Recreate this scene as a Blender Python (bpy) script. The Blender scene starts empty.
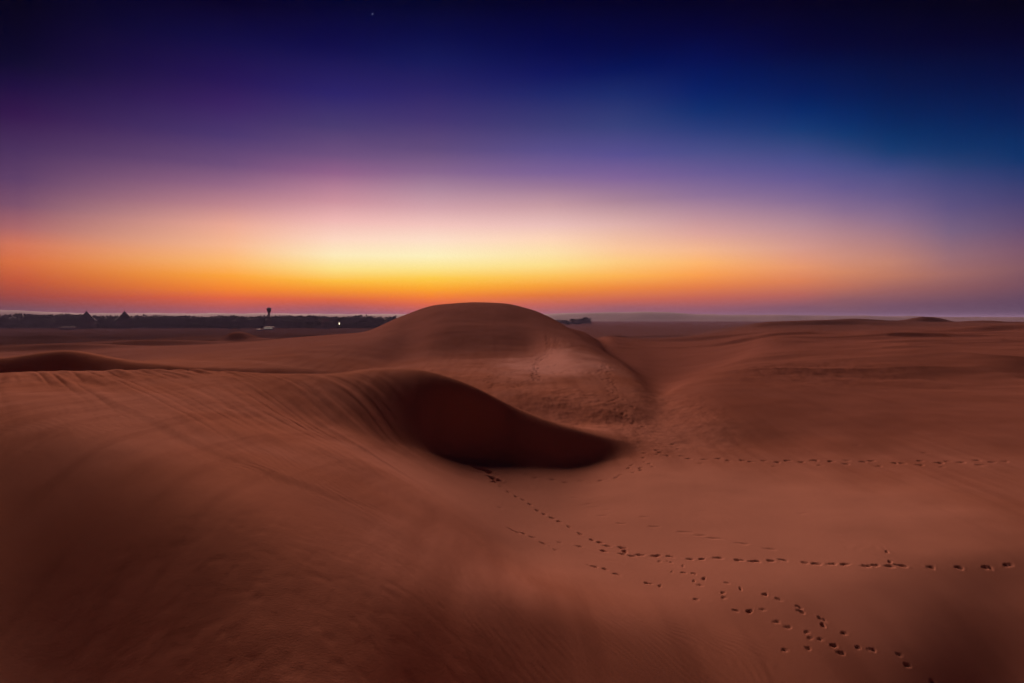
import bpy, bmesh, math, random
import numpy as np
from mathutils import Vector, Matrix

random.seed(7)
S = bpy.context.scene
COL = S.collection
F, V0, W, H = 683.0, 318.0, 1024, 683          # focal length in pixels, horizon row
R = math.radians

# ------------------------------------------------------------------ helpers
def link(name, me, mat=None, parent=None):
    o = bpy.data.objects.new(name, me)
    COL.objects.link(o)
    if mat is not None and me is not None:
        me.materials.append(mat)
    if parent is not None:
        o.parent = parent
    return o

def obj(name, bm, mat, parent=None, smooth=False):
    me = bpy.data.meshes.new(name)
    bm.to_mesh(me); bm.free()
    if smooth:
        me.polygons.foreach_set('use_smooth', [True] * len(me.polygons))
    return link(name, me, mat, parent)

def tag(o, label=None, cat=None, group=None, kind=None):
    if label: o['label'] = label
    if cat: o['category'] = cat
    if group: o['group'] = group
    if kind: o['kind'] = kind
    return o

def thing(name, label, cat, loc, rz=0.0, group=None):
    o = bpy.data.objects.new(name, None)
    COL.objects.link(o)
    o.location = loc
    o.rotation_euler = (0, 0, rz)
    o.empty_display_size = 0.5
    return tag(o, label, cat, group)

def dup(root, loc, rz=0.0, sc=1.0, label=None):
    r = root.copy(); COL.objects.link(r)
    r.location = loc; r.rotation_euler = (0, 0, rz); r.scale = (sc, sc, sc)
    if label: r['label'] = label
    for ch in list(root.children):
        c = ch.copy(); COL.objects.link(c); c.parent = r
        for g in list(ch.children):
            d = g.copy(); COL.objects.link(d); d.parent = c
    return r

def box(bm, x0, x1, y0, y1, z0, z1):
    v = [bm.verts.new(p) for p in ((x0,y0,z0),(x1,y0,z0),(x1,y1,z0),(x0,y1,z0),
                                   (x0,y0,z1),(x1,y0,z1),(x1,y1,z1),(x0,y1,z1))]
    for f in ((3,2,1,0),(4,5,6,7),(0,1,5,4),(1,2,6,5),(2,3,7,6),(3,0,4,7)):
        bm.faces.new([v[i] for i in f])

def lathe(bm, prof, n=16, ox=0.0, oy=0.0):
    rings = []
    for (r, z) in prof:
        rings.append([bm.verts.new((ox + r*math.cos(2*math.pi*k/n), oy + r*math.sin(2*math.pi*k/n), z)) for k in range(n)])
    for a, b in zip(rings, rings[1:]):
        for k in range(n):
            bm.faces.new((a[k], a[(k+1) % n], b[(k+1) % n], b[k]))
    bm.faces.new(list(reversed(rings[0]))); bm.faces.new(rings[-1])

def tube(bm, pts, rads, n=6):
    rings = []
    for i, p in enumerate(pts):
        p = Vector(p)
        q = Vector(pts[min(i+1, len(pts)-1)]) - Vector(pts[max(i-1, 0)])
        q.normalize()
        a = q.orthogonal().normalized(); b = q.cross(a)
        rings.append([bm.verts.new(p + rads[i]*(a*math.cos(2*math.pi*k/n) + b*math.sin(2*math.pi*k/n))) for k in range(n)])
    for a, b in zip(rings, rings[1:]):
        for k in range(n):
            bm.faces.new((a[k], a[(k+1) % n], b[(k+1) % n], b[k]))
    bm.faces.new(rings[-1])

def srgb(c):
    out = []
    for v in c:
        v = v/255.0
        out.append(v/12.92 if v <= 0.04045 else ((v+0.055)/1.055)**2.4)
    return tuple(out)

# ------------------------------------------------------------------ noise in numpy
def _hash(ix, iy, seed):
    h = (ix.astype(np.int64)*374761393 + iy.astype(np.int64)*668265263 + seed*974634777) & 0xffffffff
    h = ((h ^ (h >> 13))*1274126177) & 0xffffffff
    h = h ^ (h >> 16)
    return (h & 0xffff)/65535.0

def vnoise(x, y, seed=0):
    ix = np.floor(x); iy = np.floor(y)
    fx = x-ix; fy = y-iy
    ux = fx*fx*fx*(fx*(fx*6-15)+10); uy = fy*fy*fy*(fy*(fy*6-15)+10)
    a = _hash(ix, iy, seed); b = _hash(ix+1, iy, seed)
    c = _hash(ix, iy+1, seed); d = _hash(ix+1, iy+1, seed)
    return (a+(b-a)*ux+(c-a)*uy+(a-b-c+d)*ux*uy)*2-1

def fbm(x, y, seed=0, octv=4, gain=0.5):
    s = 0; a = 1.0; t = 0
    for i in range(octv):
        ca, sa = math.cos(0.7*i), math.sin(0.7*i)
        s = s + a*vnoise((x*ca-y*sa)*2**i, (x*sa+y*ca)*2**i, seed+i*17)
        t += a; a *= gain
    return s/t

def sstep(a, b, x):
    t = np.clip((x-a)/(b-a), 0, 1)
    return t*t*(3-2*t)

# ------------------------------------------------------------------ the dunes: stations lofted across the view
# every column lists, from near to far, (depth in metres, row it would sit at); rows become true heights below
Z = lambda d, z: (d, V0 - z*F/d)
COLS = {
 -200: [Z(.4,-1.6),Z(1,-1.6),Z(4.48,-3.178),Z(14.2,-1.55),Z(16.2,-1.57),Z(18.5,-1.65),(21,375),Z(36,-4.7),Z(37.9,-3.64),(40,362),Z(60,-5.0),Z(110,-5.6),Z(190,-7.4),Z(300,-9.0)],
 0: [Z(.4,-1.6),Z(1,-1.6),Z(4.48,-3.175),Z(13.7,-1.65),Z(15.8,-1.68),Z(18.3,-1.74),(22,373.5),Z(36,-4.8),Z(38.4,-3.60),(41,358),Z(60,-5.0),Z(110,-5.6),Z(190,-7.4),Z(300,-9.0)],
 65: [Z(.4,-1.6),Z(1,-1.6),Z(4.32,-3.073),Z(12,-1.7),Z(14.8,-1.73),Z(18,-1.79),(23,372.5),Z(37,-4.8),Z(39.4,-3.38),(42,350),Z(60,-4.9),Z(112,-5.4),Z(190,-7.4),Z(300,-9.0)],
 130: [Z(.4,-1.6),Z(1,-1.6),Z(4.08,-2.918),Z(10.2,-1.79),Z(13.5,-1.82),Z(18,-1.87),(24,371.5),Z(38,-4.8),Z(40.9,-3.82),(44,362),Z(65,-4.2),Z(100,-4.6),Z(190,-7.4),Z(300,-9.0)],
 200: [Z(.4,-1.6),Z(1,-1.6),Z(3.88,-2.766),Z(8.6,-1.91),Z(12,-1.93),Z(17.5,-1.98),(25,371.5),Z(40,-4.9),Z(41,-4.7),(45,367),Z(72,-3.55),Z(95,-3.9),Z(190,-7.2),Z(300,-9.0)],
 270: [Z(.4,-1.6),Z(1,-1.6),Z(3.76,-2.646),Z(7.6,-2.09),Z(12,-2.17),Z(18.5,-2.5),(26,374.5),Z(41,-4.9),Z(45.5,-4.8),(50,368),Z(72,-3.05),Z(95,-3.2),Z(190,-6.8),Z(300,-9.0)],
 330: [Z(.4,-1.6),Z(1,-1.6),Z(3.84,-2.688),Z(7,-2.3),Z(12,-2.42),Z(19.5,-3.15),(27,374),Z(38,-4.8),Z(48,-4.8),(53,369.5),Z(74,-2.65),Z(98,-2.5),Z(190,-6.2),Z(300,-9.0)],
 365: [Z(.4,-1.6),Z(1,-1.6),Z(4.00,-2.798),Z(6.8,-2.44),Z(12.5,-2.75),Z(20.2,-3.5),(27.5,369.5),Z(40,-4.8),Z(46.5,-4.50),Z(54,-4.2),Z(76,-2.4),Z(100,-2.15),Z(180,-5.0),Z(300,-9.0)],
 390: [Z(.4,-1.6),Z(1,-1.6),Z(4.16,-2.946),Z(6.7,-2.54),Z(12.6,-3.0),Z(21,-3.9),(27.3,368),Z(38,-4.7),Z(47.7,-4.40),Z(60,-4.1),Z(80,-1.95),(114,321),Z(165,-3.0),Z(300,-9.0)],
 410: [Z(.4,-1.6),Z(1,-1.6),Z(4.32,-3.098),Z(6.7,-2.64),Z(11.7,-3.15),Z(21.5,-4.1),(27,368.3),Z(33.5,-4.6),Z(46.3,-4.28),Z(64,-3.95),Z(88,-1.4),(112,313),Z(160,-2.0),Z(300,-9.0)],
 430: [Z(.4,-1.6),Z(1,-1.6),Z(4.48,-3.162),Z(6.9,-2.79),Z(12.3,-3.38),Z(22,-4.35),(26.7,371),Z(33,-4.6),Z(46.0,-3.90),Z(62,-3.75),Z(83,-.95),(111,306),Z(155,-1.0),Z(300,-9.0)],
 450: [Z(.4,-1.6),Z(1,-1.6),Z(4.64,-3.225),Z(7.1,-2.96),Z(12.9,-3.67),Z(22.8,-4.65),(26.5,377),Z(33,-4.6),Z(46.0,-3.85),Z(63,-3.85),Z(81,-.85),(110,304),Z(150,-1.0),Z(300,-9.0)],
 475: [Z(.4,-1.6),Z(1,-1.6),Z(4.88,-3.373),Z(7.4,-3.14),Z(13.6,-4.15),Z(23.5,-4.9),(26.4,387),Z(33,-4.6),Z(44.0,-3.80),Z(63,-3.85),Z(81,-.85),(110,302.6),Z(150,-1.0),Z(300,-9.0)],
 500: [Z(.4,-1.6),Z(1,-1.6),Z(5.08,-3.465),Z(7.7,-3.31),Z(14.2,-4.62),Z(23.8,-5.02),(26.4,400),Z(31.5,-4.7),Z(40.0,-3.85),Z(63,-3.85),Z(81,-.85),(109,303.2),Z(145,-1.0),Z(300,-9.0)],
 530: [Z(.4,-1.6),Z(1,-1.6),Z(5.40,-3.638),Z(8.2,-3.58),Z(14.6,-4.92),Z(23.2,-5.12),(26.2,414),Z(31.5,-4.8),Z(37.5,-4.00),Z(64,-3.7),Z(83,-.9),(106,309),Z(140,-1.2),Z(300,-9.0)],
 560: [Z(.4,-1.6),Z(1,-1.6),Z(5.72,-3.774),Z(8.7,-3.87),Z(14.6,-4.98),Z(23.6,-5.22),(26.1,425),Z(31,-4.85),Z(36.0,-4.15),Z(54,-3.55),Z(77,-1.9),(99,323),Z(130,-1.7),Z(300,-9.0)],
 585: [Z(.4,-1.6),Z(1,-1.6),Z(6.00,-3.907),Z(9.1,-4.12),Z(14.3,-4.99),Z(24.2,-5.25),(26.2,432),Z(31,-4.85),Z(34.5,-4.30),Z(46,-3.75),Z(65,-2.95),(80,340),Z(126,-2.6),Z(300,-9.0)],
 605: [Z(.4,-1.6),Z(1,-1.6),Z(6.24,-4.023),Z(9.5,-4.33),Z(13.9,-5),Z(24.6,-5.18),(26.4,437),Z(31,-4.85),Z(33.5,-4.40),Z(44,-3.95),Z(58,-3.5),(66,355),Z(95,-4.3),(130,337)],
 625: [Z(.4,-1.6),Z(1,-1.6),Z(6.48,-4.168),Z(9.9,-4.51),Z(13.6,-5),Z(24.8,-5.1),(26.8,441),Z(31,-4.85),Z(33.0,-4.55),Z(40,-4.2),Z(50,-4.0),(56,367),Z(78,-4.85),(130,341)],
 643: [Z(.4,-1.6),Z(1,-1.6),Z(6.72,-4.322),Z(10.3,-4.68),Z(13.2,-5),Z(24.6,-5.05),(27,443.5),Z(31,-4.85),Z(32.5,-4.72),Z(36,-4.5),Z(42,-4.35),(46,384),Z(66,-5.05),(130,343)],
 657: [Z(.4,-1.6),Z(1,-1.6),Z(6.92,-4.468),Z(10.7,-4.8),Z(13,-5),Z(24.0,-5.03),(27,444),Z(31,-4.92),Z(32.5,-4.86),Z(34,-4.8),Z(38,-4.7),(41,397),Z(62,-5.35),(130,344)],
 680: [Z(.4,-1.6),Z(1,-1.6),Z(7.24,-4.754),Z(11.2,-4.92),Z(12.8,-5),Z(23.0,-5.03),Z(27,-5.03),Z(31,-4.8),Z(33.5,-4.65),Z(37,-4.5),Z(43,-4.45),Z(50,-4.8),Z(66,-5.35),(130,344)],
 720: [Z(.4,-1.6),Z(1,-1.65),Z(7.52,-5.037),Z(11.05,-5.005),Z(12.7,-4.99),Z(22,-5.03),Z(26,-5.0),Z(31,-4.55),Z(34,-4.33),Z(38,-4.15),Z(45,-4.0),Z(54,-4.2),Z(72,-4.75),(130,341)],
 780: [Z(.4,-1.6),Z(1,-1.7),Z(7.68,-5.186),Z(11.30,-5.080),Z(13,-5.03),Z(22,-5.03),Z(26,-4.97),Z(31,-4.5),Z(35,-4.25),Z(40,-4.1),Z(48,-3.95),Z(60,-3.55),Z(85,-3.2),(150,330.5)],
 850: [Z(.4,-1.6),Z(1,-1.75),Z(7.88,-5.360),Z(11.82,-5.160),Z(13.8,-5.06),Z(21,-4.98),Z(26.5,-4.75),Z(31,-4.45),Z(35,-4.3),Z(40,-4.25),Z(47,-4.15),Z(61,-3.2),Z(90,-3.1),(160,328)],
 920: [Z(.4,-1.6),Z(1,-1.8),Z(8.16,-5.622),Z(12.40,-5.265),Z(14.6,-5.08),Z(21,-4.9),Z(27,-4.65),Z(32,-4.4),Z(36,-4.35),Z(40,-4.35),Z(46,-4.3),Z(60,-2.95),Z(90,-2.85),(160,327.5)],
 1024: [Z(.4,-1.6),Z(1,-1.8),Z(8.72,-6.220),Z(13.05,-5.445),Z(15.2,-5.06),Z(21,-4.78),Z(27,-4.5),Z(32,-4.35),Z(36,-4.35),Z(40,-4.4),Z(46,-4.35),Z(58,-2.85),Z(85,-2.65),(150,327)],
 1250: [Z(.4,-1.6),Z(1,-1.8),Z(8.72,-6.220),Z(13.05,-5.445),Z(15.2,-5.06),Z(21,-4.7),Z(27,-4.4),Z(32,-4.3),Z(36,-4.35),Z(40,-4.4),Z(46,-4.35),Z(58,-2.8),Z(85,-2.6),(150,327)],
}
TAIL = {  # ridge on the right skyline, then the far plain
 -200: [Z(380,-9.8)], 500: [Z(380,-9.6)], 600: [Z(330,-9.4)], 680: [Z(300,-8.2)], 720: [Z(290,-5.0)], 780: [(270,321.2)], 850: [(270,320.0)],
 900: [(265,320.8)], 955: [(260,321.8)], 1024: [(255,322.0)], 1250: [(255,322)],
}

def pchip_slopes(x, y):
    h = np.diff(x, axis=-1); m = np.diff(y, axis=-1)/h
    d = np.zeros_like(y)
    w1 = 2*h[..., 1:]+h[..., :-1]; w2 = h[..., 1:]+2*h[..., :-1]
    same = (m[..., :-1]*m[..., 1:]) > 0
    m0 = np.where(same, m[..., :-1], 1); m1 = np.where(same, m[..., 1:], 1)
    d[..., 1:-1] = np.where(same, (w1+w2)/(w1/m0+w2/m1), 0)
    d[..., 0] = m[..., 0]; d[..., -1] = m[..., -1]
    return d

def pchip_eval(x, y, q):                         # x (K), y (K), q (n)
    d = pchip_slopes(x, y)
    i = np.clip(np.searchsorted(x, q)-1, 0, len(x)-2)
    h = x[i+1]-x[i]; t = (q-x[i])/h
    return ((2*t**3-3*t**2+1)*y[i] + (t**3-2*t**2+t)*h*d[i] + (-2*t**3+3*t**2)*y[i+1] + (t**3-t**2)*h*d[i+1])

UK = np.array(sorted(COLS), float)
KST = len(COLS[0])
UT = np.array(sorted(TAIL), float)

def stations(u):
    """(log depth, height) of every station in the columns u"""
    u = np.clip(np.asarray(u, float), -200, 1250)
    L = np.zeros((len(u), KST+5)); Zz = np.zeros_like(L)
    for k in range(KST):
        ld = np.array([math.log(COLS[int(a)][k][0]) for a in UK]); v = np.array([COLS[int(a)][k][1] for a in UK])
        sl = pchip_eval(UK, ld, u)
        if k < 2:      # heights, not rows, close to the feet
            zz = np.array([-(COLS[int(a)][k][1]-V0)/F*COLS[int(a)][k][0] for a in UK])
            L[:, k] = sl; Zz[:, k] = pchip_eval(UK, zz, u)
        else:
            L[:, k] = sl; Zz[:, k] = -(pchip_eval(UK, v, u)-V0)/F*np.exp(sl)
    ld = np.array([math.log(TAIL[int(a)][0][0]) for a in UT]); v = np.array([TAIL[int(a)][0][1] for a in UT])
    sl = np.maximum(pchip_eval(UT, ld, u), L[:, KST-1]+0.15)
    L[:, KST] = sl; Zz[:, KST] = -(pchip_eval(UT, v, u)-V0)/F*np.exp(sl)
    for j, (d, z) in enumerate(((470,-10.0),(700,-10.0),(2500,-10.0),(12000,-10.0))):
        L[:, KST+1+j] = math.log(d); Zz[:, KST+1+j] = z
    return L, Zz

def loft(L, Zz, lq):
    """height at log depths lq (cols, n) for the stations of the same columns"""
    D = pchip_slopes(L, Zz)
    out = np.empty_like(lq)
    out[:] = Zz[:, :1]
    for k in range(L.shape[1]-1):
        x0 = L[:, k:k+1]; h = L[:, k+1:k+2]-x0
        m = (lq >= x0) & (lq <= x0+h)
        if not m.any(): continue
        t = np.clip((lq-x0)/h, 0, 1)
        val = ((2*t**3-3*t**2+1)*Zz[:, k:k+1] + (t**3-2*t**2+t)*h*D[:, k:k+1]
               + (-2*t**3+3*t**2)*Zz[:, k+1:k+2] + (t**3-t**2)*h*D[:, k+1:k+2])
        out = np.where(m, val, out)
    return np.where(lq > L[:, -1:], Zz[:, -1:], out)

# a table of the smooth surface to find where a sight line meets it
TU = np.arange(0, 1025, 4.0); TL = np.linspace(math.log(2.5), math.log(900), 1400)
_L, _Z = stations(TU)
TH = loft(_L, _Z, np.repeat(TL[None], len(TU), 0))
TV = V0 - TH/np.exp(TL)[None]*F

def hit(u, v):
    i = int(np.clip(round(u/4.0), 0, len(TU)-1))
    k = np.argmax(TV[i] <= v)
    d = math.exp(TL[k])
    return ((u-512)/F*d, d, TH[i, k])

# ------------------------------------------------------------------ polar sheet
az_in = np.radians(np.arange(-43, 43.001, 0.066))
az_out = np.radians(np.arange(44.5, 315.6, 2.0))
AZ = np.concatenate([az_in, az_out])
def geo(a, b, q): return list(np.exp(np.arange(math.log(a), math.log(b), math.log(q))))
RR = np.array([0.05, 0.2] + geo(0.45, 2.2, 1.03) + geo(2.2, 9, 1.006) + geo(9, 30, 1.0032) + geo(30, 140, 1.0042) + geo(140, 1200, 1.012) + geo(1200, 10000, 1.05) + [10000])
az_s = np.where(AZ > math.pi, AZ-2*math.pi, AZ)
az_c = np.clip(az_s, R(-46), R(47))
ue = 512 + F*np.tan(az_c)
L, Zz = stations(ue)
ni = len(az_in)
for T in (L, Zz):
    for k in range(T.shape[1]):
        sg = 20.0 if k <= 4 else 9.0
        kern = np.exp(-0.5*(np.arange(-60, 61)/sg)**2); kern /= kern.sum()
        p = np.pad(T[:ni, k], 60, mode='edge'); T[:ni, k] = np.convolve(p, kern, 'valid')
dm = RR[None, :]*np.cos(az_c)[:, None]
HH = loft(L, Zz, np.log(dm))
def blur_az(T, sg):
    r = int(3*sg); kr = np.exp(-0.5*(np.arange(-r, r+1)/sg)**2); kr /= kr.sum()
    p = np.pad(T, ((r, r), (0, 0)), mode='edge'); n = p.shape[0]
    out = np.zeros_like(T)
    for q, w_ in enumerate(kr): out += w_*p[q:q+T.shape[0]]
    return out
Hin = HH[:ni].copy(); jn = int(np.searchsorted(RR, 26.0))
wb = 1-sstep(13, 24, RR[:jn])[None]
HH[:ni, :jn] = wb*blur_az(blur_az(Hin[:, :jn], 22.0), 12.0)+(1-wb)*Hin[:, :jn]
# behind the camera the two sides run together
back = np.abs(az_s) > R(60)
Ll, Zl = stations([-200.0]); Lr, Zr = stations([1250.0])
hl = loft(Ll, Zl, np.log(RR[None]*math.cos(R(46)))); hr = loft(Lr, Zr, np.log(RR[None]*math.cos(R(47))))
az_b = np.where(AZ > R(60), AZ, AZ + 2*math.pi)
wl = sstep(R(75), R(285), az_b)[:, None]
HH = np.where(back[:, None], hr*(1-wl)+hl*wl, HH)
X = RR[None, :]*np.sin(AZ)[:, None]; Y = RR[None, :]*np.cos(AZ)[:, None]
D2 = np.hypot(X, Y)
U = 512 + F*X/np.maximum(Y, 0.05)                   # bearing as a view column, for masks over land forms
front = sstep(0.0, 1.0, Y)

# small land forms
def mound(u, d, h, rx, ry, skew=0.0):
    """a low barchan: gentle windward back on the far side, steeper face toward the near side"""
    global HH
    cx, cy = (u-512)/F*d, d
    a = (X-cx)/rx; b = (Y-cy-skew*ry*a*a)/ry
    b = np.where(b < 0, b*1.9, b)
    HH = HH + h*np.exp(-(a*a+b*b)*1.5)
mound(928, 240, 2.0, 8.5, 6.5); mound(815, 190, 1.1, 26, 8, .2); mound(705, 150, .8, 17, 7, .3); mound(1000, 125, .9, 17, 6, .2); mound(760, 112, .55, 13, 5, .3); mound(900, 100, .5, 14, 4.5, .2); mound(986, 225, .75, 11, 9); mound(857, 238, .8, 14, 10); mound(752, 262, .5, 14, 10)
mound(238, 150, 2.5, 6, 8, .5); mound(262, 146, .8, 8, 5, .3)
mound(45, 118, 1.2, 16, 8); mound(150, 140, 1.5, 20, 9, .2); mound(205, 190, 1.6, 16, 10, .3); mound(320, 180, 1.1, 14, 9)
mound(617, 260, 1.6, 8, 10); mound(660, 300, 1.2, 26, 12); mound(150, 210, 1.5, 40, 22); mound(60, 240, 1.3, 30, 20)
mound(270, 240, 1.5, 45, 18); mound(330, 330, 1.4, 40, 20); mound(120, 330, 1.2, 60, 25)
mound(690, 180, .7, 30, 16); mound(830, 105, .30, 14, 9); mound(770, 88, .22, 12, 8); mound(905, 78, .25, 12, 6)

far = sstep(60, 300, D2)
HH += far*0.35*fbm(X/60, Y/28, 3, 3)*(D2 < 3000)
HH += sstep(20, 45, D2)*0.06*fbm(X/9, Y/5, 5, 3)*(D2 < 500)
HH += 0.035*fbm(X/3.0, Y/3.0, 11, 3)*sstep(1, 6, D2)*(D2 < 150)

und = sstep(36, 60, D2)*(1-sstep(190, 300, D2))*sstep(640, 760, U)*front
HH += und*(.36*(1-np.abs(fbm(X/26+3, Y/15, 91, 2)))**3 - .12 + .12*fbm(X/7, Y/3.5, 93, 2))
und = sstep(130, 200, D2)*(1-sstep(480, 600, D2))*(1-sstep(330, 420, U))*front
HH += und*(1.6*fbm(X/45, Y/26, 95, 2)+.6*fbm(X/18, Y/10, 97, 2))

# wind streaks raking down from the left crest across the slope
pl = 1 - sstep(400, 560, U + (Y-12)*3)               # the foreground dune only
pl = pl*sstep(2.5, 7, Y)*(1-sstep(24.5, 29, Y))*front
th = R(-52)
along = X*math.cos(th)+Y*math.sin(th); across = -X*math.sin(th)+Y*math.cos(th) 
s1 = fbm(across*1.25+0.22*vnoise(along/3, across/3, 40), along*0.06, 21, 3, .6)
s2 = vnoise(across*3.6, along*0.11, 29)
s3 = vnoise(across*13.0, along*0.3, 31)
patch = 0.30 + 0.70*sstep(-.25, .45, vnoise(X/4.2, Y/5.0, 35))
near_crest = sstep(9, 19, Y)
HH += pl*patch*(0.12*s1*(0.2+0.8*near_crest)*(1-.55*sstep(300,400,U)) + 0.08*np.abs(s2)*(1-.7*sstep(300,400,U))*near_crest + 0.003*s3*near_crest)
# a low ledge sweeping down the slope
ledge = [hit(u, v)[:2] for (u, v) in ((30,378),(54,383),(100,398),(137,413),(180,434),(224,455),(280,477),(336,496),(400,517))]
lx = np.array([p[0] for p in ledge]); ly = np.array([p[1] for p in ledge])
o_ = np.argsort(lx); yl = np.interp(X, lx[o_], ly[o_])
gate = sstep(lx.min()-.5, lx.min()+2, X)*(1-sstep(lx.max()-1.5, lx.max()+.3, X))
HH += gate*0.022*(sstep(-0.30, 0.12, Y-yl) * (1-sstep(.1, 3.5, Y-yl)))*front*(Y < 30)

# lumpy sand close to the camera
HH += (1-sstep(4.5, 10, D2))*(0.004*fbm(X*3.4, Y*3.4, 51, 3, .6)+0.0075*np.minimum(0, fbm(X*8.5, Y*8.5, 57, 2)+.10))*sstep(.8, 2, D2)
# fine wind ripples everywhere on the near sand
HH += 0.0015*(1-sstep(12, 26, D2))*np.sin(2*math.pi*(X*0.75+Y*0.66+0.5*fbm(X/1.3, Y/1.3, 61, 3))/0.16)*sstep(2, 4, D2)*sstep(-.4, .5, vnoise(X/2.5, Y/2.5, 63))

# trampled patches: the flank above the dark hollow and the foot of the big ridge
def trample(u, v, rx, ry, amp, sc):
    global HH
    cx, cy, _ = hit(u, v)
    m = np.clip(1-((X-cx)/rx)**2-((Y-cy)/ry)**2, 0, 1)
    HH = HH + m**.7*amp*.14*fbm(X*sc*1.6, Y*sc*1.1, 71, 3, .65)
trample(545, 400, 3.0, 6, .16, 1.5); trample(590, 404, 2.6, 6, .22, 1.5); trample(622, 421, 1.8, 4, .24, 1.7); trample(650, 440, 1.9, 3, .16, 1.9)
trample(670, 405, 2.4, 8, .22, 1.5); trample(690, 425, 2.2, 6, .13, 1.7); trample(770, 372, 7, 12, .22, .8); trample(850, 374, 8, 10, .22, .8)
trample(607, 370, .9, 3.5, .45, 1.1); trample(566, 346, 1.4, 5, .5, .9); trample(500, 380, 7, 6, .10, .9)

# footprints, scuffs and tracks pressed into the sheet
def stamp(x, y, ang, ln, wd, dp, rim=.06, raw=False):
    if not raw: ln *= .56; wd *= .44; dp *= .50
    rr = math.hypot(x, y); aa = math.atan2(x, y); R_ = 2.2*max(ln, wd)
    i0, i1 = np.searchsorted(AZ[:len(az_in)], [aa-R_/rr, aa+R_/rr]); j0, j1 = np.searchsorted(RR, [rr-R_, rr+R_])
    if i1 <= i0 or j1 <= j0: return
    dx = X[i0:i1, j0:j1]-x; dy = Y[i0:i1, j0:j1]-y
    a = (dx*math.cos(ang)+dy*math.sin(ang))/ln*2; b = (-dx*math.sin(ang)+dy*math.cos(ang))/wd*2
    q = np.sqrt(a*a+b*b)*(1+.16*np.sin(3*np.arctan2(b, a)+x*9))
    HH[i0:i1, j0:j1] += -dp*np.clip(1-q*q, 0, 1)**.8 + rim*dp*np.exp(-((q-1.28)/.24)**2)

rs = random.Random(3)
def prints(pts, ln=.34, wd=.20, dp=.085, jit=.25, turn=None):
    P = [hit(*p) for p in pts]
    for i, p in enumerate(P):
        q = P[min(i+1, len(P)-1)]; o = P[max(i-1, 0)]
        ang = math.atan2(q[1]-o[1], q[0]-o[0]) if turn is None else turn
        k = 1+rs.uniform(-jit, jit)
        stamp(p[0], p[1], ang+rs.uniform(-.3, .3), ln*k, wd*(1+rs.uniform(-.2, .2)), dp*(.75+.5*rs.random()))

prints([(500,487),(508,493),(516,498),(523,502),(530,506),(537,511),(544,515),(552,519),(559,523),(569,528),(580,534),(592,540),(600,543),(607,546),(622,547),(625,551)], .36, .24, .09)
prints([(604,551),(622,554),(632,556),(640,555),(656,555),(670,556.5),(690,559),(702,558.5),(718,558),(739,560),(755,561.5),(771,561),(783,560.5),(805,563),(816,564),(832,564),(845,564.5),(866,566),(875,566),(901,566),(890,566.6),(931,567.5),(959,567),(987,567.5),(1008,566.5)], .40, .22, .10)
prints([(890,561),(887,552)], .3, .16, .06)
prints([(500,510)], .3, .2, .06)
prints([(511,533),(516,535),(523,537),(532,540),(543,545),(555,551)], .36, .2, .06)
prints([(559.5,543.7),(579,547)], .3, .18, .06)
prints([(593,567),(605,570),(616.5,575.6),(648,585)], .36, .2, .08)
prints([(683.5,574),(694,575),(704,579.5),(694,582),(700,586.5),(726.6,584.5),(740.6,590),(723,594.5),(724,599),(696,600)], .26, .15, .07)
prints([(736,611.7),(749.4,612),(765,596),(778.4,601),(799.5,608.5),(801,612.6),(822,621),(823,625.6)], .28, .17, .08)
prints([(660,587.5),(672,573),(683,566.5),(670,562.5),(660,561)], .26, .14, .055)
prints([(776.6,624),(788,628.7),(807,633),(810,639.6),(808,649),(784.6,651),(833,646),(841,653.7),(844,634),(872,649.5),(834,646),(899,655),(907,665),(932.5,680),(763,612),(820,640),(858,648)], .24, .15, .058, turn=.25)
prints([(654,527),(684,532),(713,538),(742,543),(700,535),(620,524),(602,517),(607,510),(588,505),(575,499),(770,549)], .62, .22, .035, turn=-.25)
# far double line across the valley floor and the arc below the dark hollow
def line_trail(poly, step, ln, wd, dp, wob=.5):
    P = [hit(*p) for p in poly]
    for a, b in zip(P, P[1:]):
        dist = math.hypot(b[0]-a[0], b[1]-a[1]); n = max(1, int(dist/step))
        ang = math.atan2(b[1]-a[1], b[0]-a[0])
        for k in range(n):
            t = (k+rs.random()*.6)/n; side = (.14 if k % 2 else -.14)+rs.gauss(0, .12)*wob
            stamp(a[0]+(b[0]-a[0])*t-math.sin(ang)*side, a[1]+(b[1]-a[1])*t+math.cos(ang)*side, ang+rs.uniform(-.3, .3),
                  ln*rs.uniform(.8, 1.25), wd*rs.uniform(.8, 1.2), dp*rs.uniform(.5, 1.2))
line_trail([(640,452),(700,459.5),(800,461),(900,462),(1020,462)], .42, .46, .4, .105)
line_trail([(690,463),(800,464.5),(940,466),(1020,467)], 1.0, .45, .4, .085)
line_trail([(503,471),(530,477),(560,481.5),(590,482),(612,479),(635,471),(660,463)], .36, .42, .34, .09)
line_trail([(620,470),(650,455),(690,447)], .6, .4, .3, .07, 2)
line_trail([(640,500),(760,510),(850,512)], 3.2, .5, .25, .03, 3)
line_trail([(575,508),(640,515),(720,520)], 2.4, .5, .25, .03, 3)
line_trail([(800,447),(900,449),(1020,452)], 2.2, .5, .35, .05, 3)
# tracks climbing the big dune
line_trail([(548,336),(549,344),(547,352),(541,358),(536,365),(535,374),(536,381)], .35, .75, .7, .18)
line_trail([(558,338),(556,346),(550,354),(540,361),(527,363)], .35, .7, .65, .15)
line_trail([(606,364),(600,372),(590,374),(570,371),(545,376),(525,383),(505,388)], .35, .65, .55, .11)
line_trail([(605,366),(608,378),(613,392),(618,404),(628,416),(640,428)], .32, .55, .5, .11, 2)
line_trail([(560,364),(530,369),(505,374),(478,386)], .4, .65, .55, .10, 2)
line_trail([(548,372),(520,378),(490,388)], .4, .65, .5, .09, 2)
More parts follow.
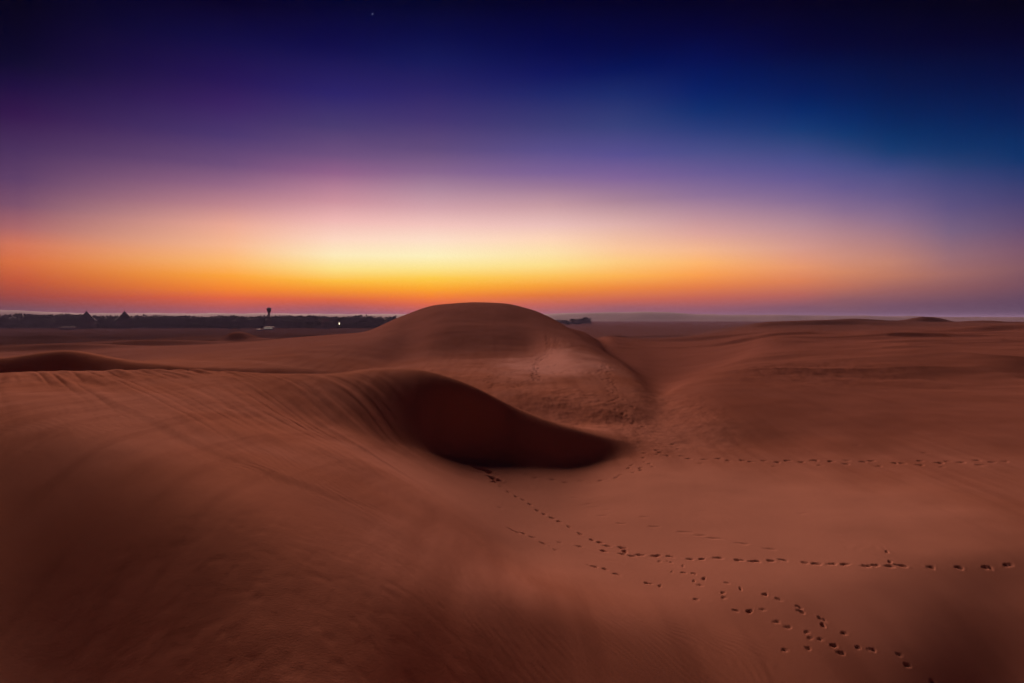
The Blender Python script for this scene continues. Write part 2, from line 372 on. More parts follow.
# the scuffed hollow where the tracks begin
for (pu, pv, an, ln_, wd_, dp_) in ((480,470.5,-.5,.62,.46,.16),(484,472,-.3,.55,.42,.17),(477,469.5,-.5,.45,.34,.10),(488,474.5,-.5,.34,.26,.08),
                                  (491,478.5,-.6,.40,.26,.09),(496,481,-.6,.44,.28,.10),(494,483.5,.5,.26,.2,.07)):
    x, y, _ = hit(pu, pv); stamp(x, y, an, ln_, wd_, dp_, .18, True)

def ground_z(x, y):
    a = math.atan2(x, y); i = int(np.argmin(np.abs(AZ-a))); j = int(np.argmin(np.abs(RR-math.hypot(x, y))))
    return float(HH[i, j])

na, nr = X.shape
co = np.stack([X, Y, HH], -1).reshape(-1, 3).astype(np.float32)
i = np.arange(na); i2 = np.roll(i, -1); j = np.arange(nr-1)
q = np.stack([(i[:, None]*nr+j), (i[:, None]*nr+j+1), (i2[:, None]*nr+j+1), (i2[:, None]*nr+j)], -1).reshape(-1, 4)
me = bpy.data.meshes.new('sand_dunes')
me.vertices.add(len(co)); me.vertices.foreach_set('co', co.ravel())
me.loops.add(q.size); me.loops.foreach_set('vertex_index', q.ravel().astype(np.int32)[::-1].copy())
me.polygons.add(len(q)); me.polygons.foreach_set('loop_start', np.arange(0, q.size, 4, dtype=np.int32))
me.polygons.foreach_set('use_smooth', np.ones(len(q), bool))
me.update(calc_edges=True)

# ------------------------------------------------------------------ materials
def new_mat(name):
    m = bpy.data.materials.new(name); m.use_nodes = True
    nt = m.node_tree; b = nt.nodes['Principled BSDF']
    return m, nt, b

def flat(name, c, rough=.8, var=.25, scale=1.5):
    m, nt, b = new_mat(name)
    n = nt.nodes.new('ShaderNodeTexNoise'); n.inputs['Scale'].default_value = scale; n.inputs['Detail'].default_value = 4
    tc = nt.nodes.new('ShaderNodeTexCoord'); nt.links.new(tc.outputs['Object'], n.inputs['Vector'])
    r = nt.nodes.new('ShaderNodeValToRGB')
    r.color_ramp.elements[0].position = .3; r.color_ramp.elements[1].position = .7
    r.color_ramp.elements[0].color = (*[v*(1-var) for v in c], 1); r.color_ramp.elements[1].color = (*[min(1, v*(1+var)) for v in c], 1)
    nt.links.new(n.outputs['Fac'], r.inputs['Fac']); nt.links.new(r.outputs['Color'], b.inputs['Base Color'])
    b.inputs['Roughness'].default_value = rough
    b.inputs['Specular IOR Level'].default_value = .2
    return m

def sand_material():
    m, nt, b = new_mat('sand')
    N, Lk = nt.nodes, nt.links
    tc = N.new('ShaderNodeTexCoord')
    def noise(scale, detail, stretch=(1,1,1), rot=0, rough=.55):
        mp = N.new('ShaderNodeMapping'); mp.inputs['Scale'].default_value = stretch; mp.inputs['Rotation'].default_value = (0, 0, rot)
        Lk.new(tc.outputs['Object'], mp.inputs['Vector'])
        n = N.new('ShaderNodeTexNoise'); n.inputs['Scale'].default_value = scale; n.inputs['Detail'].default_value = detail
        n.inputs['Roughness'].default_value = rough
        Lk.new(mp.outputs['Vector'], n.inputs['Vector']); return n.outputs['Fac']
    def mixc(fac, a, bb, mode='MIX'):
        x = N.new('ShaderNodeMix'); x.data_type = 'RGBA'; x.blend_type = mode
        for s, v in ((x.inputs[0], fac), (x.inputs[6], a), (x.inputs[7], bb)):
            if isinstance(v, (int, float, tuple)): s.default_value = v
            else: Lk.new(v, s)
        return x.outputs[2]
    def ramp(v, a, c):
        x = N.new('ShaderNodeMapRange'); x.interpolation_type = 'SMOOTHSTEP'
        x.inputs['From Min'].default_value = a; x.inputs['From Max'].default_value = c
        Lk.new(v, x.inputs['Value']); return x.outputs['Result']
    big = ramp(noise(.22, 4), .35, .65)
    c = mixc(big, (.42, .168, .104, 1), (.48, .208, .142, 1))
    strk = ramp(noise(1.1, 5, (1.9, .09, .5), R(33)), .42, .64)      # darker mineral grains sorted by the wind
    fac = N.new('ShaderNodeMath'); fac.operation = 'MULTIPLY'; fac.inputs[1].default_value = .34; Lk.new(strk, fac.inputs[0])
    c = mixc(fac.outputs[0], c, (.25, .092, .060, 1))
    sp = N.new('ShaderNodeSeparateXYZ'); Lk.new(tc.outputs['Object'], sp.inputs[0])
    def mth(op, a, bb):
        x = N.new('ShaderNodeMath'); x.operation = op
        for s_, v in zip(x.inputs, (a, bb)):
            if isinstance(v, (int, float)): s_.default_value = v
            else: Lk.new(v, s_)
        return x.outputs[0]
    # bowl floor between the dunes painted paler, to look more strongly lit
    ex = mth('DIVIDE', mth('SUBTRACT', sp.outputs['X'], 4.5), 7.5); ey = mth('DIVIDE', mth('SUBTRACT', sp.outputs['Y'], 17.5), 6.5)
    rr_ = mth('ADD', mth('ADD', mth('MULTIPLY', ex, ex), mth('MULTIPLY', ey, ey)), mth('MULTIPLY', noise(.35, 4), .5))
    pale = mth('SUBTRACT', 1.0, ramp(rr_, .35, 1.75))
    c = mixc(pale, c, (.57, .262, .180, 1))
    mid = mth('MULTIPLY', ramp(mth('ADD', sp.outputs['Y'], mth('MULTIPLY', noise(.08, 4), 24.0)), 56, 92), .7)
    c = mixc(mid, c, (.29, .128, .110, 1))                            # outer dunes painted greyer and darker, as if less lit
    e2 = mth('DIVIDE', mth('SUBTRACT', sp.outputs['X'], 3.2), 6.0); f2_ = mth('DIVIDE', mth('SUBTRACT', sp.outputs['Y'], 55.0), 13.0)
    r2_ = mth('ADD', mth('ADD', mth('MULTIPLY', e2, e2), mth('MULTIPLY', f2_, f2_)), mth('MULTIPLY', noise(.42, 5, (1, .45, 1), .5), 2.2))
    c = mixc(mth('SUBTRACT', 1.0, ramp(r2_, .9, 2.3)), c, (.66, .34, .275, 1))  # pink highlight on the big dune's face, painted as a paler patch
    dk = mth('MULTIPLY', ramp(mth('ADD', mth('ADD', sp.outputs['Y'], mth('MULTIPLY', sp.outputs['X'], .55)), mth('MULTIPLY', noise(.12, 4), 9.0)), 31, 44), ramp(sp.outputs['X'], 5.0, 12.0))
    c = mixc(mth('MULTIPLY', dk, .75), c, (.235, .085, .060, 1))  # dunes east of the bowl painted darker, standing in for shade
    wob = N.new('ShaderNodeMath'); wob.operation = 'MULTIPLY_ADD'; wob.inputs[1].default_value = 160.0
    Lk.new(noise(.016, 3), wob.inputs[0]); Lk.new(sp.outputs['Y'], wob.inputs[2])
    plain_dim = ramp(wob.outputs[0], 170, 320)                             # plain beyond the dune field dimmed by a darker painted colour
    c = mixc(plain_dim, c, (.150, .072, .066, 1))
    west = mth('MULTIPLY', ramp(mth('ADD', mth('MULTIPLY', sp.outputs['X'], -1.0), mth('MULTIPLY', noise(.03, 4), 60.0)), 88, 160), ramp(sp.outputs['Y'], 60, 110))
    c = mixc(west, c, (.052, .028, .030, 1))                          # gloom and edge fall-off on the western flat, painted in
    fine = ramp(noise(70, 4, rough=.8), .36, .64)
    f2 = N.new('ShaderNodeMath'); f2.operation = 'MULTIPLY'; f2.inputs[1].default_value = .36; Lk.new(fine, f2.inputs[0])
    c = mixc(f2.outputs[0], c, (.27, .105, .066, 1))
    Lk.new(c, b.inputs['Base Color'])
    b.inputs['Roughness'].default_value = 1.0; b.inputs['Specular IOR Level'].default_value = 0.0
    b.inputs['Diffuse Roughness'].default_value = .3
    bp = N.new('ShaderNodeBump'); bp.inputs['Strength'].default_value = .32; bp.inputs['Distance'].default_value = .014
    Lk.new(noise(55, 4, rough=.7), bp.inputs['Height'])
    Lk.new(bp.outputs['Normal'], b.inputs['Normal'])
    return m
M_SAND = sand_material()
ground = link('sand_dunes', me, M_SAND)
tag(ground, 'rolling reddish sand dunes with wind streaks and footprints', None, kind='structure')

M_HILL = flat('hill_rock', (.20, .12, .10), .95, .2, .01)
M_LEAF = flat('leaves', (.030, .034, .024), .8, .35, .6)
M_LEAF2 = flat('dark_leaves', (.020, .023, .017), .8, .35, .6)
M_BARK = flat('bark', (.12, .08, .055), .9, .25, 3)
M_WHITE = flat('white_render', (.78, .74, .70), .7, .06, .8)
M_PALE = flat('pale_render', (.50, .44, .40), .8, .1, .8)
M_CONC = flat('concrete', (.30, .25, .22), .85, .15, 1)
M_ROOF = flat('thatch', (.06, .042, .035), .95, .3, 2)
M_STEEL = flat('grey_steel', (.22, .20, .20), .5, .1, 2)
M_GLASS = flat('dark_glass', (.03, .035, .045), .15, .1, 1)
M_DOOR = flat('brown_door', (.10, .06, .04), .6, .1, 2)
def lamp_mat(name, col, st):
    m, nt, b = new_mat(name)
    b.inputs['Base Color'].default_value = (*col, 1)
    b.inputs['Emission Color'].default_value = (*col, 1); b.inputs['Emission Strength'].default_value = st
    return m
M_LAMP = lamp_mat('lit_lamp', (1, .82, .55), 2.2)
M_GLOW_FASCIA = lamp_mat('glow_fascia', (1, .86, .72), .10)  # fascia glows by itself, standing in for light on the white wall

# ------------------------------------------------------------------ far hills
def ridge_strip(name, knots, dist, depth, label, seed):
    us = np.arange(knots[0][0], knots[-1][0]+.1, 3.0)
    vt = np.interp(us, [k[0] for k in knots], [k[1] for k in knots])
    env = np.clip((us-us[0])/40, 0, 1)*np.clip((us[-1]-us)/40, 0, 1)
    rows = 9; V = []; Fc = []
    for r in range(rows):
        s = r/(rows-1); dd = dist+depth*(s-.5)
        k = math.sin(math.pi*s)**1.2
        top = (V0-vt)/F*dist+10.5
        n = fbm(us/26+r*.25, np.full_like(us, r*.6+seed), seed, 3)*3.0
        h = (top+n*k)*k*env-11.0
        for a, hh in zip(us, h): V.append(((a-512)/F*dd, dd, float(hh)))
    m = len(us)
    for r in range(rows-1):
        for c in range(m-1):
            Fc.append((r*m+c, r*m+c+1, (r+1)*m+c+1, (r+1)*m+c))
    me = bpy.data.meshes.new(name); me.from_pydata(V, [], Fc); me.update()
    me.polygons.foreach_set('use_smooth', [True]*len(me.polygons))
    o = link(name, me, M_HILL)
    return tag(o, label, None, kind='structure')
ridge_strip('hills', [(-260,309),(-80,309.5),(0,310),(40,311.5),(90,313),(160,313),(220,313.5),(330,313.5),(420,314),(520,315)], 2000, 400, 'long low hill ridge fading into haze on the left horizon', 4)
ridge_strip('hills', [(500,316),(550,313.2),(590,312.6),(640,311.4),(668,312.0),(690,313.8),(760,314.6),(860,315.6),(960,316.5),(1200,317)], 2200, 400, 'faint flat topped ridge in haze right of the big dune', 9)

# ------------------------------------------------------------------ trees
def leaf_cloud(bm, rng, c, rad, n, size):
    for _ in range(n):
        while True:
            p = Vector((rng.uniform(-1, 1), rng.uniform(-1, 1), rng.uniform(-1, 1)))
            if .25 < p.length < 1: break
        p = Vector((c[0]+p.x*rad[0], c[1]+p.y*rad[1], c[2]+p.z*rad[2]))
        nn = Vector((rng.gauss(0, 1), rng.gauss(0, 1), rng.gauss(0, 1))).normalized()
        a = nn.orthogonal().normalized(); b = nn.cross(a); s = size*rng.uniform(.6, 1.3)
        bm.faces.new([bm.verts.new(p+a*s*x+b*s*y*.7) for x, y in ((-1,-.5),(.1,-1),(1,.3),(-.2,1))])

def tree_proto(name, hgt, wid, seed, low=.22, label='', leaf=None, cat='tree', group=None, n=420):
    rng = random.Random(seed)
    t = thing(name, label, cat, (0, 0, 0), 0, group)
    bm = bmesh.new()
    tube(bm, [(0,0,-.6),(.1,.05,hgt*.25),(-.1,.1,hgt*.5),(.05,0,hgt*.8)], [hgt*.035, hgt*.027, hgt*.018, hgt*.006])
    for k in range(5):
        a = rng.uniform(0, 6.28); z = hgt*rng.uniform(.28, .5)
        tube(bm, [(0,.05,z),(math.cos(a)*wid*.2, math.sin(a)*wid*.2, z+hgt*.13),(math.cos(a)*wid*.38, math.sin(a)*wid*.38, z+hgt*.28)], [hgt*.014, hgt*.010, hgt*.004], 5)
    obj('trunk', bm, M_BARK, t)
    bm = bmesh.new(); nl = 7
    for k in range(nl):
        a = rng.uniform(0, 6.28); rr = wid*.5*rng.uniform(.1, .62)
        z = hgt*(low+(1-low)*rng.uniform(.28, .82))
        leaf_cloud(bm, rng, (math.cos(a)*rr, math.sin(a)*rr, z), (wid*rng.uniform(.2, .3), wid*rng.uniform(.2, .3), min(hgt-z, hgt*rng.uniform(.15, .22))), n//nl, .42)
    obj('crown', bm, leaf or M_LEAF, t)
    return t

GP = 'trees along the edge of the distant wood'
lab_g = 'dusky broad crowned tree along the edge of the distant wood'
protos = [tree_proto('tree', 10.0, 9.0, 1, .18, lab_g, M_LEAF, group=GP), tree_proto('tree', 8.0, 8.5, 2, .12, lab_g, M_LEAF2, group=GP), tree_proto('tree', 11.5, 7.5, 5, .2, lab_g, M_LEAF, group=GP)]
rt = random.Random(12)
first = [True]*3
def place(u, d): return ((u-512)/F*d, d)
for k in range(34):
    u = -10+k*12.0+rt.uniform(-4, 4)
    if 255 < u < 282: continue
    d = rt.uniform(640, 656); x, y = place(u, d); kk = rt.randrange(3); sc = rt.uniform(.72, 1.02)
    z = ground_z(x, y)-.1
    if first[kk]:
        protos[kk].location = (x, y, z); protos[kk].rotation_euler = (0, 0, rt.uniform(0, 6)); protos[kk].scale = (sc,)*3; first[kk] = False
    else:
        dup(protos[kk], (x, y, z), rt.uniform(0, 6), sc)
# single trees and bushes one can tell apart
def solo(name, u, d, h, w, seed, label, low=.05, cat='tree', n=420):
    t = tree_proto(name, h, w, seed, low, label, M_LEAF2, cat, n=n); x, y = place(u, d); t.location = (x, y, ground_z(x, y)-.1)
solo('bush', 229, 560, 4.6, 9.5, 21, 'dark rounded bush standing alone before the distant wood', cat='bush')
solo('bush', 238, 566, 3.6, 5.5, 22, 'smaller dark bush just right of the lone rounded bush', cat='bush')
for k, (u, h, w, s) in enumerate(((291,8.2,9,31),(300,8.8,9,32),(309,8.4,9.5,33),(318,8.8,9,34),(326,7.8,8,35))):
    t = tree_proto('tree', h, w, s, .02, 'dense dark tree in the clipped clump right of the tall tower', M_LEAF2, 'tree', 'dense trees of the dark clump by the tower', n=700)
    x, y = place(u, 590); t.location = (x, y, ground_z(x, y)-.1)
def clump(u, d, h, w, s, n=420):
    t = tree_proto('tree', h, w, s, .02, 'dark low tree in the small clump at the right foot of the big dune', M_LEAF2, 'tree', 'small tree clump right of the big dune', n=n)
    x, y = place(u, d); t.location = (x, y, ground_z(x, y)-.2)
for k in range(8): clump(556+k*3.9, 900+rt.uniform(-8, 8), 8.6 if k < 4 else 9.8, 14, 41+k, 1000)
clump(585, 903, 12.2, 13, 49, 1100); clump(589, 896, 10.5, 9, 50, 700)

# the wood behind them, one mass
bm = bmesh.new(); rw = random.Random(77)
for k in range(34000):
    u = rw.uniform(-120, 396); d = 692+rw.random()**1.4*125
    x, y = place(u, d)
    hmax = 10.8+2.4*float(vnoise(np.array([x/21.0]), np.array([d/33.0]), 81)[0])+.8*float(vnoise(np.array([x/6.0]), np.array([d/9.0]), 83)[0]) + (1.0 if u < 90 else 0)
    p = Vector((x, y, -10.2+hmax*rw.random()**.75))
    nn = Vector((rw.gauss(0, 1), rw.gauss(0, 1), rw.gauss(0, 1))).normalized(); a = nn.orthogonal().normalized(); b = nn.cross(a); s = rw.uniform(.6, 1.5)
    bm.faces.new([bm.verts.new(p+a*s*x_+b*s*y_) for x_, y_ in ((-1,-.5),(.1,-1),(1,.3),(-.2,1))])
tag(obj('tree_belt', bm, M_LEAF), 'dark hazy wood along the plain at the left horizon', 'wood', kind='stuff')

# ------------------------------------------------------------------ buildings and lamps on the plain
def gz(u, d):
    x, y = place(u, d); return (x, y, ground_z(x, y))
def pavilion(u, d, label, s=1.0):
    t = thing('pavilion', label, 'pavilion', gz(u, d), R(31), 'pyramid roofed pavilions in the wood')
    bm = bmesh.new(); box(bm, -7, 7, -7, 7, -.3, 7.2); obj('wall', bm, M_CONC, t)
    bm = bmesh.new()
    lathe(bm, [(12.5,7.0),(12.5,7.3),(8.0,10.2),(3.6,13.9),(.15,17.0)], 4)
    r = obj('roof', bm, M_ROOF, t); r.rotation_euler = (0, 0, R(45))
    bm = bmesh.new(); lathe(bm, [(.25,16.9),(.3,17.2),(.12,17.4),(.06,17.8)], 8); obj('finial', bm, M_STEEL, r)
    for sx in (-2.5, 2.5):
        bm = bmesh.new(); box(bm, sx-.8, sx+.8, -7.06, -6.9, 1.2, 3.4); obj('window', bm, M_GLASS, t)
    bm = bmesh.new(); box(bm, -.7, .7, -7.07, -6.9, -.1, 2.3); obj('door', bm, M_DOOR, t)
pavilion(86.5, 674, 'left of the two dark pyramid roofs rising above the wood')
pavilion(124.5, 674, 'right of the two dark pyramid roofs rising above the wood')

t = thing('water_tower', 'tall slim tower with a dark wide head above the wood', 'tower', gz(269, 655))
bm = bmesh.new(); lathe(bm, [(1.5,-.5),(1.35,2),(1.05,8),(.95,14),(1.0,14.6)], 14); obj('shaft', bm, M_CONC, t)
bm = bmesh.new(); lathe(bm, [(1.0,14.5),(1.25,15.2),(1.95,17.0),(2.05,17.3),(2.05,18.9),(1.9,19.0)], 16); hd = obj('tower_head', bm, M_ROOF, t)
bm = bmesh.new(); lathe(bm, [(2.3,19.0),(2.3,19.25),(.5,19.9),(.12,20.0),(.07,21.2)], 16); obj('cap', bm, M_ROOF, t)
bm = bmesh.new(); lathe(bm, [(2.09,17.5),(2.09,18.5)], 16); obj('window_band', bm, M_GLASS, hd)

def building(u, d, w, dp, h, label, mat, wins=4, name='building', lit=False):
    t = thing(name, label, 'building', gz(u, d), R(-4))
    bm = bmesh.new(); box(bm, -w/2, w/2, -dp/2, dp/2, -.4, h); obj('wall', bm, mat, t)
    bm = bmesh.new(); box(bm, -w/2-.25, w/2+.25, -dp/2-.25, dp/2+.25, h+.003, h+.35); obj('roof', bm, mat, t)
    if lit:
        bm = bmesh.new(); box(bm, -w/2+.1, w/2-.1, -dp/2-.12, -dp/2-.004, h*.42, h-.25); obj('fascia', bm, M_GLOW_FASCIA, t)
    for k in range(wins):
        x = -w/2+w*(k+.5)/wins
        bm = bmesh.new(); box(bm, x-.45, x+.45, -dp/2-.06, -dp/2+.05, h*.12, h*.38); obj('window', bm, M_GLASS, t)
    bm = bmesh.new(); box(bm, w/2-1.6, w/2-.7, -dp/2-.05, -dp/2+.05, -.1, h*.4); obj('door', bm, M_DOOR, t)
building(269.3, 575, 7.6, 4.5, 2.3, 'small white flat roofed building lit at the foot of the tall tower', M_WHITE, 4, lit=True)
building(259.6, 530, 4.4, 3, 1.1, 'tiny low pale shed left of the lit white building', M_WHITE, 2, 'shed')
building(68, 585, 12, 5, 1.9, 'long low pale building before the wood near the left pyramid roof', M_PALE, 6)
building(325, 650, 7, 6, 9.2, 'pale flat roofed building rising behind the dark tree clump', M_PALE, 3)
# slender pale marker
t = thing('obelisk', 'slender pale obelisk on the plain left of the white building', 'obelisk', gz(250.7, 545))
bm = bmesh.new(); lathe(bm, [(1.0,-.3),(1.0,.5),(.78,.55),(.5,3.8),(.04,4.5)], 4); obj('shaft', bm, M_PALE, t)
bm = bmesh.new(); box(bm, -1.3, 1.3, -1.3, 1.3, -.35, .12); obj('plinth', bm, M_CONC, t)

t = thing('street_lamp', 'lit lamp on a thin post before the wood left of the big dune', 'street lamp', gz(339.3, 580))
bm = bmesh.new(); lathe(bm, [(.16,-.3),(.12,.4),(.08,4.4)], 8); obj('post', bm, M_STEEL, t)
bm = bmesh.new(); lathe(bm, [(.10,4.4),(.26,4.6),(.32,5.7),(.2,5.95),(.1,6.0)], 12); obj('lantern', bm, M_LAMP, t)
bm = bmesh.new(); lathe(bm, [(.75,6.0),(.72,6.1),(.08,6.35)], 12); obj('cap', bm, M_STEEL, t)

# ------------------------------------------------------------------ haze
SUN_AZ, SUN_EL = R(-18.0), R(18.0)
m = bpy.data.materials.new('haze'); m.use_nodes = True; nt = m.node_tree; nt.nodes.clear()
out = nt.nodes.new('ShaderNodeOutputMaterial'); pv = nt.nodes.new('ShaderNodeVolumePrincipled')
pv.inputs['Color'].default_value = (.52, .46, .82, 1); pv.inputs['Density'].default_value = .00009; pv.inputs['Anisotropy'].default_value = .1
nt.links.new(pv.outputs['Volume'], out.inputs['Volume'])
bm = bmesh.new(); box(bm, -10400, 10400, -10400, 10400, -14.5, 31.0)
tag(obj('haze', bm, m), 'thin mauve dusk haze over the plain', 'haze', kind='stuff')

# ------------------------------------------------------------------ sky
w = bpy.data.worlds.new('World'); S.world = w; w.use_nodes = True
nt = w.node_tree; N, Lk = nt.nodes, nt.links
bg = N['Background']
geo_n = N.new('ShaderNodeTexCoord'); sep = N.new('ShaderNodeSeparateXYZ'); Lk.new(geo_n.outputs['Generated'], sep.inputs[0])
def math_n(op, a, b=None, c=None):
    x = N.new('ShaderNodeMath'); x.operation = op
    for s, v in zip(x.inputs, (a, b, c)):
        if v is None: continue
        if isinstance(v, (int, float)): s.default_value = v
        else: Lk.new(v, s)
    return x.outputs[0]
az = math_n('ARCTAN2', sep.outputs['X'], sep.outputs['Y'])
el = math_n('MULTIPLY', math_n('MAXIMUM', sep.outputs['Z'], 0.0), 2.0)
def ramp_n(u, stops):
    """stops (row, colour) along the column u, as elevations on the dome"""
    r = N.new('ShaderNodeValToRGB'); cr = r.color_ramp; cr.interpolation = 'LINEAR'
    el_ = []
    for (v, c) in stops:
        t = (V0-v)/F; x = (u-512)/F
        el_.append((2*t/math.sqrt(1+t*t+x*x), srgb(c)))
    el_.append((1.0, srgb((1, 0, 12))))
    el_.sort(key=lambda e: e[0])
    while len(cr.elements) < len(el_): cr.elements.new(.5)
    for e, (p, c) in zip(cr.elements, el_):
        e.position = max(0, min(1, p)); e.color = (*c, 1)
    Lk.new(el, r.inputs['Fac']); return r.outputs['Color']
SKY = [
 (-60,  [(0,(0,0,14)),(50,(0,0,24)),(80,(5,3,33)),(110,(20,9,46)),(160,(66,40,80)),(205,(98,56,82)),(235,(140,70,76)),(262,(150,70,52)),(285,(120,55,45)),(300,(92,48,52)),(318,(60,36,50))]),
 (20,   [(0,(0,0,22)),(40,(2,2,36)),(62,(7,6,44)),(85,(26,11,62)),(115,(50,22,76)),(150,(74,48,94)),(180,(96,64,104)),(205,(126,82,108)),(228,(172,104,106)),(245,(212,118,88)),(262,(218,112,62)),(280,(196,86,50)),(296,(160,66,52)),(308,(112,60,66)),(318,(92,52,66))]),
 (230,  [(0,(2,0,34)),(40,(12,10,66)),(80,(36,20,84)),(105,(56,33,97)),(135,(74,54,110)),(165,(110,78,122)),(185,(150,104,134)),(205,(192,134,142)),(225,(236,170,150)),(245,(250,186,144)),(262,(255,186,108)),(276,(255,165,52)),(288,(248,135,32)),(298,(228,98,48)),(308,(184,82,76)),(318,(140,76,86))]),
 (335,  [(0,(0,2,40)),(47,(10,10,72)),(94,(42,34,104)),(126,(72,58,112)),(155,(110,80,126)),(173,(146,98,138)),(187,(180,126,150)),(201,(204,146,158)),(220,(240,184,180)),(239,(255,216,194)),(255,(255,236,188)),(269,(255,226,136)),(281,(255,190,58)),(290,(248,148,30)),(300,(222,98,50)),(307,(178,84,80)),(313,(150,82,92)),(318,(140,78,92))]),
 (430,  [(0,(0,3,38)),(35,(4,10,68)),(60,(16,23,86)),(90,(40,34,100)),(120,(66,52,112)),(150,(98,76,124)),(172,(136,102,142)),(190,(176,136,158)),(208,(212,164,172)),(225,(245,198,190)),(240,(255,224,200)),(256,(255,242,190)),(268,(255,230,142)),(278,(255,206,72)),(288,(255,170,34)),(297,(248,128,36)),(305,(224,98,58)),(312,(186,88,84)),(318,(150,86,96))]),
 (550,  [(0,(0,0,36)),(47,(0,7,70)),(75,(10,20,90)),(94,(28,38,104)),(126,(60,60,118)),(150,(88,78,138)),(173,(124,98,150)),(187,(156,120,152)),(206,(200,156,164)),(225,(236,192,186)),(239,(255,214,184)),(253,(255,226,170)),(265,(255,224,140)),(276,(255,196,88)),(286,(250,160,48)),(295,(230,120,48)),(305,(196,96,80)),(318,(130,82,96))]),
 (620,  [(0,(0,0,34)),(47,(0,7,66)),(70,(0,19,86)),(94,(24,42,106)),(126,(54,64,122)),(155,(88,80,144)),(178,(128,100,152)),(201,(170,132,152)),(225,(224,178,172)),(248,(252,200,158)),(262,(255,204,128)),(276,(255,180,80)),(288,(240,136,54)),(300,(204,100,72)),(307,(160,88,92)),(318,(116,78,96))]),
 (700,  [(0,(0,0,32)),(30,(0,3,54)),(60,(0,14,80)),(90,(0,30,100)),(110,(8,46,110)),(130,(40,60,122)),(152,(74,78,138)),(174,(108,92,148)),(196,(144,114,152)),(216,(188,144,156)),(234,(222,166,156)),(250,(246,184,142)),(263,(255,182,108)),(275,(252,160,76)),(287,(230,126,66)),(298,(196,98,78)),(308,(150,84,94)),(318,(112,74,96))]),
 (800,  [(0,(1,0,28)),(47,(0,4,52)),(94,(0,27,90)),(112,(0,42,105)),(129,(16,56,115)),(141,(42,66,123)),(159,(70,78,138)),(178,(98,88,146)),(201,(134,108,148)),(225,(180,138,150)),(248,(214,154,140)),(267,(232,152,108)),(281,(220,128,84)),(295,(182,98,86)),(307,(126,80,96)),(318,(96,70,92))]),
 (845,  [(0,(0,0,26)),(47,(0,4,49)),(94,(0,26,84)),(117,(0,41,102)),(134,(6,54,111)),(150,(42,66,121)),(166,(71,78,136)),(188,(101,89,142)),(211,(137,109,144)),(234,(178,132,139)),(257,(206,143,124)),(272,(212,136,100)),(286,(190,112,88)),(300,(138,86,92)),(318,(90,66,90))]),
 (890,  [(0,(0,0,24)),(47,(0,4,46)),(94,(0,23,76)),(122,(0,38,94)),(140,(2,51,105)),(152,(20,59,113)),(166,(54,70,126)),(173,(72,77,133)),(197,(104,90,138)),(220,(140,110,140)),(244,(176,126,128)),(262,(196,132,112)),(276,(190,120,96)),(290,(156,96,92)),(305,(112,74,92)),(318,(84,62,88))]),
 (950,  [(0,(0,0,21)),(42,(0,2,41)),(85,(0,18,68)),(112,(0,30,84)),(130,(0,41,96)),(150,(8,51,104)),(165,(38,62,113)),(182,(66,70,123)),(208,(94,82,128)),(232,(122,98,128)),(256,(152,108,116)),(274,(162,106,100)),(288,(140,88,90)),(303,(104,70,89)),(318,(74,57,84))]),
 (1024, [(0,(0,0,18)),(35,(0,1,36)),(75,(0,12,60)),(115,(0,28,82)),(145,(0,46,100)),(160,(6,50,104)),(178,(42,58,110)),(200,(70,66,114)),(225,(96,76,114)),(250,(124,86,106)),(268,(132,88,96)),(285,(118,76,88)),(300,(92,64,86)),(318,(66,52,80))]),
 (1240, [(0,(0,0,12)),(60,(0,6,36)),(120,(0,22,60)),(170,(10,34,72)),(220,(48,46,80)),(260,(70,54,78)),(300,(52,40,64)),(318,(40,34,58))]),
]
prev = None
for k, (u, stops) in enumerate(SKY):
    c = ramp_n(u, stops)
    if prev is None:
        cur = c
    else:
        mr = N.new('ShaderNodeMapRange'); mr.interpolation_type = 'SMOOTHSTEP' if u in (20, 1240) else 'LINEAR'
        mr.inputs['From Min'].default_value = math.atan((SKY[k-1][0]-512)/F); mr.inputs['From Max'].default_value = math.atan((u-512)/F)
        Lk.new(az, mr.inputs['Value'])
        mx = N.new('ShaderNodeMix'); mx.data_type = 'RGBA'
        Lk.new(mr.outputs['Result'], mx.inputs[0]); Lk.new(cur, mx.inputs[6]); Lk.new(c, mx.inputs[7]); cur = mx.outputs[2]
    prev = u
# behind the camera the sky is already night
mr = N.new('ShaderNodeMapRange'); mr.interpolation_type = 'SMOOTHSTEP'
mr.inputs['From Min'].default_value = R(46); mr.inputs['From Max'].default_value = R(110)
Lk.new(math_n('ABSOLUTE', az), mr.inputs['Value'])
mx = N.new('ShaderNodeMix'); mx.data_type = 'RGBA'; mx.inputs[7].default_value = (.006, .004, .014, 1)
Lk.new(mr.outputs['Result'], mx.inputs[0]); Lk.new(cur, mx.inputs[6]); cur = mx.outputs[2]
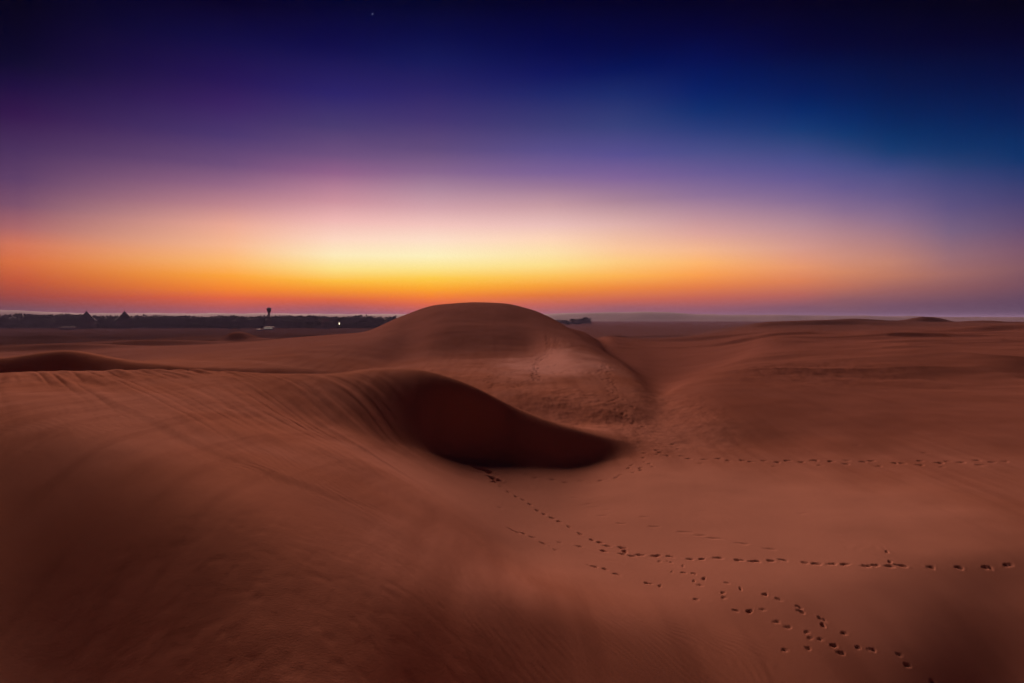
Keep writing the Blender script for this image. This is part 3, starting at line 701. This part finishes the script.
# one star, high on the left
sx, sz = (372.5-512)/F, (V0-14)/F
sd = Vector((sx, 1, sz)).normalized()
dot = N.new('ShaderNodeVectorMath'); dot.operation = 'DOT_PRODUCT'; dot.inputs[1].default_value = sd
nrm = N.new('ShaderNodeVectorMath'); nrm.operation = 'NORMALIZE'; Lk.new(geo_n.outputs['Generated'], nrm.inputs[0]); Lk.new(nrm.outputs[0], dot.inputs[0])
st = math_n('GREATER_THAN', dot.outputs['Value'], math.cos(R(.06)))
star = N.new('ShaderNodeMix'); star.data_type = 'RGBA'; star.inputs[7].default_value = (.09, .10, .20, 1)
Lk.new(st, star.inputs[0]); Lk.new(cur, star.inputs[6]); cur = star.outputs[2]
sky = N.new('ShaderNodeTexSky'); sky.sky_type = 'NISHITA'; sky.sun_disc = False
sky.sun_elevation = R(0.0); sky.sun_rotation = SUN_AZ
bg2 = N.new('ShaderNodeBackground'); Lk.new(sky.outputs[0], bg2.inputs['Color']); bg2.inputs['Strength'].default_value = .00001
Lk.new(cur, bg.inputs['Color']); bg.inputs['Strength'].default_value = 0.785
add = N.new('ShaderNodeAddShader'); Lk.new(bg.outputs[0], add.inputs[0]); Lk.new(bg2.outputs[0], add.inputs[1])
Lk.new(add.outputs[0], N['World Output'].inputs['Surface'])

# ------------------------------------------------------------------ afterglow as the sun lamp
sl = bpy.data.lights.new('sun', 'SUN'); sl.energy = 5.0; sl.angle = R(34); sl.color = (1, .63, .52)
so = bpy.data.objects.new('sun', sl); COL.objects.link(so)
dirv = Vector((math.sin(SUN_AZ)*math.cos(SUN_EL), math.cos(SUN_AZ)*math.cos(SUN_EL), math.sin(SUN_EL)))
so.rotation_euler = (-dirv).to_track_quat('-Z', 'Y').to_euler()

# ------------------------------------------------------------------ camera
cd = bpy.data.cameras.new('camera'); cam = bpy.data.objects.new('camera', cd); COL.objects.link(cam)
cd.sensor_width = 36; cd.lens = 36*F/W; cd.clip_end = 40000; cd.clip_start = .05
cam.location = (0, 0, 0); cam.rotation_euler = (R(90), 0, 0)
cd.shift_y = -(H/2-V0)/W            # rise of the lens keeps the horizon at its row
S.camera = cam

S.view_settings.view_transform = 'Standard'; S.view_settings.look = 'None'; S.view_settings.exposure = 0.35; S.view_settings.gamma = 1
S.render.engine = 'CYCLES'
S.cycles.use_denoising = True; S.cycles.denoising_input_passes = 'RGB'
S.cycles.max_bounces = 5; S.cycles.volume_bounces = 0
S.cycles.use_adaptive_sampling = False
S.render.film_transparent = False
